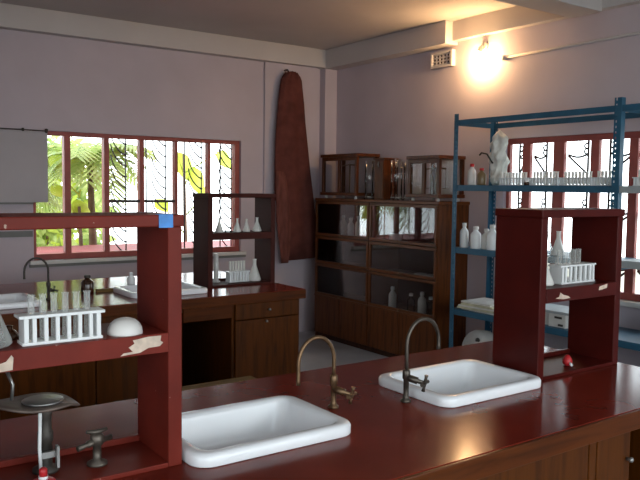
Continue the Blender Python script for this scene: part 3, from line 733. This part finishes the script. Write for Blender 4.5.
def gdoor(y0, y1, z0, z1):
    m = MB(); w = .026; x0, x1 = CX0 - .016, CX0
    m.box(x0, x1, y0, y1, z1 - w, z1, CABH).box(x0, x1, y0, y1, z0, z0 + w, CABH).box(x0, x1, y0, y0 + w, z0 + w, z1 - w, CABW).box(x0, x1, y1 - w, y1, z0 + w, z1 - w, CABW)
    d = m.build('door', t, .002)
    bx('pane', d, CASEG, CX0 - .009, CX0 - .006, y0 + w, y1 - w, z0 + w, z1 - w, bevel=0)
    k = MB().lathe(0, 0, [(.004, 0), (.004, .008), (.009, .012), (.008, .02), (.002, .022)], BRASS, 10)
    bmesh.ops.rotate(k.bm, verts=k.bm.verts, cent=(0, 0, 0), matrix=Matrix.Rotation(-PI / 2, 3, 'Y')); bmesh.ops.translate(k.bm, verts=k.bm.verts, vec=(CX0 - .016, (y0 + y1) / 2, z0 + w / 2))
    k.build('knob', d)
for a, b in ((CY0 + .004, 5.293), (5.307, CY1 - .004)):
    for zt_, zb_ in zip(zr, zr[1:]): gdoor(a, b, zb_ + .004, zt_ - .028 if zt_ == zr[0] else zt_ - .004)
for a, b in ((CY0 + .004, 4.848), (4.856, 5.293), (5.307, 5.73), (5.738, CY1 - .004)):
    d = bx('door', t, CABW, CX0 - .016, CX0, a, b, FL + .055, -1.098, bevel=.003)
bx('rail', t, CABH, CX0 - .022, CX0 - .016, CY0 + .004, CY1 - .004, -1.10, -1.085, bevel=.001)
# glassware inside
random.seed(21)
for i, y in enumerate((5.47, 5.56, 5.68, 5.80)):
    bottle('storage_bottle', 'bottle whitened for its glint, %s from the right behind the upper left cabinet door' % ORD[i], 4.395, y, -.487, .034, .20 + .02 * (i % 2), PLAST if i in (0, 2) else FROST, PLAST, 'bottles behind the upper left cabinet door')  # white and frosted bodies stand in for glints on dim glass
for i, y in enumerate((4.55, 4.66, 4.80, 5.05)):
    bottle('storage_bottle', 'dim glass bottle, %s from the right behind the lowest right glazed door' % ORD[i], 4.40, y, -1.092, .036, .17 + .03 * (i % 2), FROST if i % 2 else GLASS, PLAST, 'bottles behind the lowest right glazed door')
for i, y in enumerate((4.62, 4.74)):
    m = MB().lathe(4.45, y, [(.001, -.767), (.05, -.767), (.055, -.745), (.052, -.742)], PORC, 18)
    tag(m.build('dish'), 'shallow pale dish, %s behind the middle right glazed door' % ('rightmost' if i == 0 else 'second from right'), 'dish', 'dishes behind the middle right door')
m = MB().lathe(4.50, 5.13, [(.001, -.487), (.045, -.486), (.06, -.46), (.062, -.42), (.058, -.418)], PORC, 18); tag(m.build('mortar'), 'white bowl behind the upper right cabinet door', 'bowl')
# things on top of the bookcase
def balance_case(label, x0, x1, y0, y1, z0, z1, two=True, sheets=()):
    t = thing('balance_case', label, 'balance case', ((x0 + x1) / 2, (y0 + y1) / 2, z0), 'glazed balance cases on the cabinet')
    w = .03; f = z0 + .03
    for a in (x0 + .03, x1 - .03):
        for b in (y0 + .04, y1 - .04):
            MB().lathe(a, b, [(.014, z0), (.017, z0 + .012), (.01, f)], PORC, 10).build('foot', t)
    bx('base', t, CASEW, x0 - .012, x1, y0 - .012, y1 + .012, f, f + .03)
    bx('roof', t, CASEW, x0 - .012, x1, y0 - .012, y1 + .012, z1 - .03, z1)
    for a0, a1 in ((x0, x0 + w), (x1 - w, x1)):
        for b0, b1 in ((y0, y0 + w), (y1 - w, y1)): bx('corner_post', t, CASEW, a0, a1, b0, b1, f + .03, z1 - .03, bevel=.002)
    bx('middle_post', t, CASEW, x0, x0 + .02, (y0 + y1) / 2 - .018, (y0 + y1) / 2 + .018, f + .03, z1 - .065, bevel=.002)
    bx('head_rail', t, CASEW, x0, x0 + .02, y0 + w, y1 - w, z1 - .065, z1 - .03, bevel=.002)
    bx('front_glass', t, PANE, x0 + .008, x0 + .011, y0 + w, y1 - w, f + .03, z1 - .065, bevel=0)
    bx('side_glass', t, PANE, x0 + w, x1 - w, y0 + .01, y0 + .013, f + .03, z1 - .03, bevel=0)
    bx('back_glass', t, PANE, x1 - .012, x1 - .009, y0 + w, y1 - w, f + .03, z1 - .03, bevel=0)
    cx, cy = (x0 + x1) / 2, (y0 + y1) / 2
    MB().tube([(cx, cy, f + .03), (cx, cy, z1 - .10)], .008, BRASS, 8).build('balance_post', t)
    MB().tube([(cx, cy - .12, z1 - .11), (cx, cy, z1 - .10), (cx, cy + .12, z1 - .11)], .006, BRASS, 8).build('balance_beam', t)
    for s in (-1, 1):
        m = MB().tube([(cx, cy + s * .12, z1 - .11), (cx, cy + s * .12, f + .08)], .002, BRASS, 5); m.lathe(cx, cy + s * .12, [(.03, f + .078), (.032, f + .083)], BRASS, 12); m.build('pan', t)
    return t
balance_case('dark wooden balance case with glass panes, on the cabinet beside the maroon cloth', 4.36, 4.64, 5.56, 6.13, -.103, .335, sheets=(CASEW,))
balance_case('brown wooden glazed balance case on the cabinet behind the blue rack post', 4.36, 4.66, 4.445, 4.83, -.103, .285, sheets=(PAPERW,))
t = thing('wooden_case', 'narrow upright brown wooden case between glass cylinders on the cabinet', 'case', (4.5, 5.28, -.103))
m = MB().box(4.43, 4.59, 5.235, 5.37, -.103, .27, CASEW); m.build('body', t, .003)
bx('door', t, CASEW, 4.42, 4.43, 5.24, 5.365, -.09, .258)
bx('top_trim', t, CASEW, 4.418, 4.60, 5.225, 5.38, .27, .285)
MB().tube([(4.418, 5.30, .20), (4.41, 5.30, .22), (4.418, 5.30, .25)], .006, STEEL, 6).build('catch', t)
for i, (y, r, h, x) in enumerate(((5.475, .04, .36, 4.45), (5.135, .035, .36, 4.47), (5.045, .036, .37, 4.44), (4.965, .034, .355, 4.48))):
    t = thing('glass_cylinder', ['tall glass cylinder between the dark balance case and the narrow wooden case', 'tall glass cylinder just right of the narrow wooden case',
              'tall glass cylinder, middle of three beside the brown balance case', 'tall glass cylinder touching the left of the brown balance case'][i], 'glass cylinder', (x, y, -.103), 'tall glass cylinders on the cabinet')
    MB().lathe(x, y, [(r * 1.25, -.103), (r * 1.25, -.096), (r, -.09), (r, -.103 + h), (r * 1.12, -.098 + h)], GLASS, 18, True, False).build('wall', t)
    MB().lathe(x, y, [(r * .9, -.085), (r * .9, -.075)], FROST, 16).build('thick_base', t)

# ------------------------------------------------------------------ blue slotted racks
RX0, RX1 = 4.172, 4.625
t = thing('steel_rack', 'long blue slotted steel rack loaded with glassware in front of the right window', 'rack', ((RX0 + RX1) / 2, 2.6, FL))
RTOP, PW, PT = .583, .05, .004
RY = (1.25, 2.675, 4.10)
for xa, sx in ((RX0, 1), (RX1, -1)):
    for ya, sy in ((RY[2], -1), (RY[1], 1), (RY[0], 1)):
        w_ = .042 if ya == RY[2] else PW
        m = MB()
        m.box(xa, xa + sx * .042, ya, ya + sy * PT, FL, RTOP, BLUE)
        m.box(xa, xa + sx * PT, ya + sy * PT, ya + sy * (w_ - .020), FL, RTOP, BLUE); m.box(xa, xa + sx * PT, ya + sy * (w_ - .010), ya + sy * w_, FL, RTOP, BLUE)
        z = FL
        while z < RTOP - .02:
            m.box(xa, xa + sx * PT, ya + sy * (w_ - .020), ya + sy * (w_ - .010), z, z + .020, BLUE); z += .034
        m.build('post', t)
zr_ = RTOP - .088
for y0, y1 in ((RY[1] + .004, RY[2] - .004), (RY[0] + .004, RY[1] - .001)):
    MB().box(RX0 + .004, RX0 + .008, y0, y1, zr_, zr_ + .04, BLUE).build('top_rail', t)
    MB().box(RX1 - .008, RX1 - .004, y0, y1, zr_, zr_ + .04, BLUE).build('top_rail', t)
for y in (RY[0] + .004, RY[1] + .004, RY[2] - .008):
    MB().box(RX0 + .008, RX1 - .008, y, y + .004, zr_, zr_ + .04, BLUE).build('top_rail', t)
LV = (.035, -.45, -.935, -1.36)
for y0, y1, levels, board in ((RY[1] + .002, RY[2] - .005, LV, (BLUE,) * 4), (RY[0] + .005, RY[1] - .002, (.035, -.43, -.93, -1.36), (GREYSH, GREYSH, BLUE, BLUE))):
    for z, mm in zip(levels, board):
        m = MB().box(RX0 + .005, RX1 - .005, y0, y1, z - .006, z, mm)
        m.box(RX0 + .005, RX0 + .009, y0, y1, z - .045, z - .006, mm).box(RX1 - .009, RX1 - .005, y0, y1, z - .045, z - .006, mm)
        m.box(RX0 + .009, RX1 - .009, y0, y0 + .004, z - .045, z - .006, mm).box(RX0 + .009, RX1 - .009, y1 - .004, y1, z - .045, z - .006, mm)
        sh = m.build('shelf', t)
        if mm is GREYSH: sh['label'] = 'pale grey shelf board at the right end'
# shelf one: jars, plastic bags and tubes
bottle('specimen_jar', 'pale jar with red cap, left end of the top blue shelf', 4.26, 3.985, .035, .032, .165, PORC, REDP, 'red-capped jars on the blue rack')
bottle('specimen_jar', 'olive jar with red cap, beside the white bundle on the blue rack', 4.26, 3.885, .035, .034, .13, LIQ, REDP, 'red-capped jars on the blue rack')
m = MB(); L = []
for k in range(34):
    u = k / 33; z = .035 + .415 * u
    env = min(1, 5.5 * u + .75, max(.08, 1 - max(0, (u - .8) / .2) ** 2.5)) * (1 + .12 * math.sin(u * 17))
    row = []
    for i in range(44):
        a = 2 * PI * i / 44; d = Vector((math.cos(a), math.sin(a), 0))
        nv = noise.noise(Vector((d.x * 1.3, d.y * 1.3, z * 9 + 3))) * .55 + noise.noise(Vector((d.x * 3.2, d.y * 3.2, z * 26))) * .28
        r = (.062 - .008 * u) * env * (1 + nv)
        row.append((4.33 + r * d.x, 3.78 + r * d.y, z if k == 0 else z + .012 * noise.noise(Vector((d.x * 4, d.y * 4, z * 20)))))
    L.append(row)
t = thing('plastic_bundle', 'tall white plastic bundle standing on the top blue shelf', 'bundle', (4.33, 3.78, .035))
m.loops(L, BAG).build('wrapping', t)
MB().tube([(4.285, 3.80, .20), (4.25, 3.83, .27), (4.235, 3.87, .28), (4.235, 3.89, .262)], .007, DARKM, 6).build('tie', t)
TL = 0
TUBENAMES = ('beside the white bundle', 'second from the white bundle', 'third from the white bundle', 'nearest the front blue post')
for k, yc in enumerate((3.56, 3.29, 3.03, 2.82)):
    Lr = .24 if k < 3 else .15; n = 8 if k < 3 else 5
    tt = tube_rack('test_tube_rack', 'white test tube rack on the top blue shelf, ' + TUBENAMES[k], 4.25, yc, .035, Lr, .055, n, False, barw=.005)
    tubes_in(4.256, yc, .035, Lr, .055, n, .0095, .098, 'whitish test tube, %s from the right in the blue-shelf rack ' + TUBENAMES[k], 'test tubes on the blue rack', False, FROST)
tube_rack('test_tube_rack', 'white test tube rack on the upper grey shelf at the right edge', 4.25, 2.50, .035, .22, .055, 7, False)
tubes_in(4.256, 2.50, .035, .22, .055, 7, .0095, .098, 'whitish test tube, %s from the right on the upper grey shelf', 'test tubes on the grey shelf', False, FROST)
m = MB().lathe(4.215, 3.42, [(.001, .035), (.02, .035), (.021, .053), (.015, .059)], BROWNG, 12); tag(m.build('stopper'), 'small dark stopper in front of the tube racks on the blue shelf', 'stopper')
# shelf two: white bottles
for i, (y, r, h, x) in enumerate(((4.03, .034, .19, 4.24), (3.955, .03, .15, 4.28), (3.90, .04, .17, 4.23), (3.82, .038, .155, 4.26), (3.745, .04, .19, 4.24), (3.66, .036, .21, 4.27))):
    bottle('plastic_bottle', 'white bottle, %s from the left on the middle blue shelf' % ORD[i], x, y, -.45, r, h, PLAST if i % 2 == 0 else FROST, PORC, 'white bottles on the middle blue shelf')
for i, y in enumerate((3.30, 3.20, 3.05)):
    flask('glass_flask', 'glass flask, %s from the left on the middle blue shelf' % ORD[i], 4.30, y, -.45, .05, .17, FROST if i == 1 else GLASS, 'flasks on the middle blue shelf')
# shelf three: papers, boxes
random.seed(9)
for i in range(5):
    a = random.uniform(-.12, .12); x, y = 4.36 + random.uniform(-.03, .03), 3.86 + random.uniform(-.05, .05)
    z = -.935 + i * .014
    m = MB().box(-.14, .14, -.19 + .012 * i, .19 - .012 * i, 0, .0135, PAPER if i % 2 else PAPERW)
    bmesh.ops.rotate(m.bm, verts=m.bm.verts, cent=(0, 0, 0), matrix=Matrix.Rotation(a, 3, 'Z')); bmesh.ops.translate(m.bm, verts=m.bm.verts, vec=(x, y, z))
    tag(m.build('paper_bundle'), '%s paper bundle, %s from the bottom of the pile on the blue rack' % ('yellowed' if i % 2 else 'whitish', ORD[i]), 'papers', 'pile of papers on the blue rack')
o = MB().box(4.24, 4.40, 3.215, 3.325, -.935, -.84, PAPERW).build('carton', None, .003); tag(o, 'plain white carton on the third blue shelf seen through the right rack', 'carton')
t = thing('printed_carton', 'pale carton with dark print on the third blue shelf', 'carton', (4.3, 3.13, -.935))
m = MB().box(4.22, 4.40, 3.06, 3.20, -.935, -.84, PAPERW); m.build('body', t, .003)
m = MB().box(4.2185, 4.2199, 3.09, 3.15, -.875, -.86, DARKM).box(4.2185, 4.2199, 3.08, 3.12, -.925, -.91, DARKM); m.build('print', t)
bottle('glass_jar', 'pale greenish jar on the lowest blue shelf seen through the right rack', 4.24, 3.32, -1.36, .04, .28, FROST, PORC)
o = MB().box(4.20, 4.46, 3.02, 3.37, -.84, -.822, GREYSH).build('tray', None, .003); tag(o, 'flat grey tray lying across the cartons on the third blue shelf', 'tray')
# bottom shelf: white bag with a dark spot, dark bag
def blob(name, label, cat, x, y, z, rx, ry, rz, m, seed):
    mb = MB(); L = []
    for k in range(9):
        u = k / 8; s = math.sin(PI * min(.98, .12 + u * .86)) ; zz = z + rz * (1 - math.cos(PI * u)) / 2
        L.append([(x + rx * s * math.cos(a) * (1 + .12 * math.sin(3 * a + seed + 2 * u)), y + ry * s * math.sin(a) * (1 + .1 * math.sin(4 * a + seed)), zz) for a in [2 * PI * i / 22 for i in range(22)]])
    mb.loops(L, m); o = mb.build(name); return tag(o, label, cat)
b = blob('sack', 'bulging off-white bag with a dark spot low on the blue rack', 'bag', 4.36, 3.92, -1.36, .13, .17, .26, PAPERW, 1)
m = MB().lathe(0, 0, [(.022, 0), (.02, .006), (.001, .008)], DARKM, 12)
bmesh.ops.rotate(m.bm, verts=m.bm.verts, cent=(0, 0, 0), matrix=Matrix.Rotation(-PI / 2, 3, 'Y')); bmesh.ops.translate(m.bm, verts=m.bm.verts, vec=(4.262, 3.88, -1.165))
m.build('dark_spot', b)
blob('sack', 'dark grey bag beside the off-white bag low on the blue rack', 'bag', 4.36, 3.58, -1.36, .14, .15, .27, DARKM, 4)
# grey rack contents
blob('sack', 'whitish bag on the lower right bay of the blue rack', 'bag', 4.45, 2.43, -.93, .13, .16, .2, PAPERW, 2)

# ------------------------------------------------------------------ camera and light
cam = bpy.data.cameras.new('camera'); cam.sensor_width = 36; cam.lens = 41.357; cam.clip_start = .02
co = bpy.data.objects.new('camera', cam); COL.objects.link(co)
R = Matrix(((0.81616224, 0.03099847, -0.57699072), (-0.57769542, 0.06474173, -0.81368084), (0.01213252, 0.99742047, 0.07074743)))
co.matrix_world = Matrix.Translation((0, 0, ZO)) @ R.to_4x4()
SC.camera = co
w = bpy.data.worlds.new('sky'); SC.world = w; w.use_nodes = True
nt = w.node_tree; nt.nodes.clear()
out = nt.nodes.new('ShaderNodeOutputWorld'); bg = nt.nodes.new('ShaderNodeBackground')
tc = nt.nodes.new('ShaderNodeTexCoord'); sep = nt.nodes.new('ShaderNodeSeparateXYZ')
nt.links.new(tc.outputs['Generated'], sep.inputs[0])
nt.links.new(ramp(nt, sep.outputs[2], [(0, (.90, .96, .98)), (.5, (.82, .92, 1.0))]), bg.inputs[0])
bg.inputs[1].default_value = 3.7
nt.links.new(bg.outputs[0], out.inputs[0])
def portal(loc, rot, sx, sy):
    l = bpy.data.lights.new('window_portal', 'AREA'); l.shape = 'RECTANGLE'; l.size = sx; l.size_y = sy; l.cycles.is_portal = True
    o = bpy.data.objects.new('window_portal', l); COL.objects.link(o); o.location = loc; o.rotation_euler = rot
portal((2.6, YA + .2, -.1 + ZO), (-PI / 2, 0, 0), 2.0, 1.1)
portal((XB + .12, 2.82, -.18 + ZO), (0, PI / 2, 0), 1.17, 2.45)
portal((XL - .22, -.4, .15 + ZO), (0, -PI / 2, 0), 1.5, 2.8)
portal((1.2, YF - .22, .2 + ZO), (PI / 2, 0, 0), 6.2, 1.9)
SC.view_settings.view_transform = 'Standard'; SC.view_settings.look = 'None'; SC.view_settings.gamma = 1; SC.view_settings.use_curve_mapping = False
SC.view_settings.exposure = .56
SC.cycles.use_denoising = True
SC.cycles.max_bounces = 10; SC.cycles.transparent_max_bounces = 16; SC.cycles.diffuse_bounces = 6
SC.cycles.caustics_reflective = False; SC.cycles.caustics_refractive = False
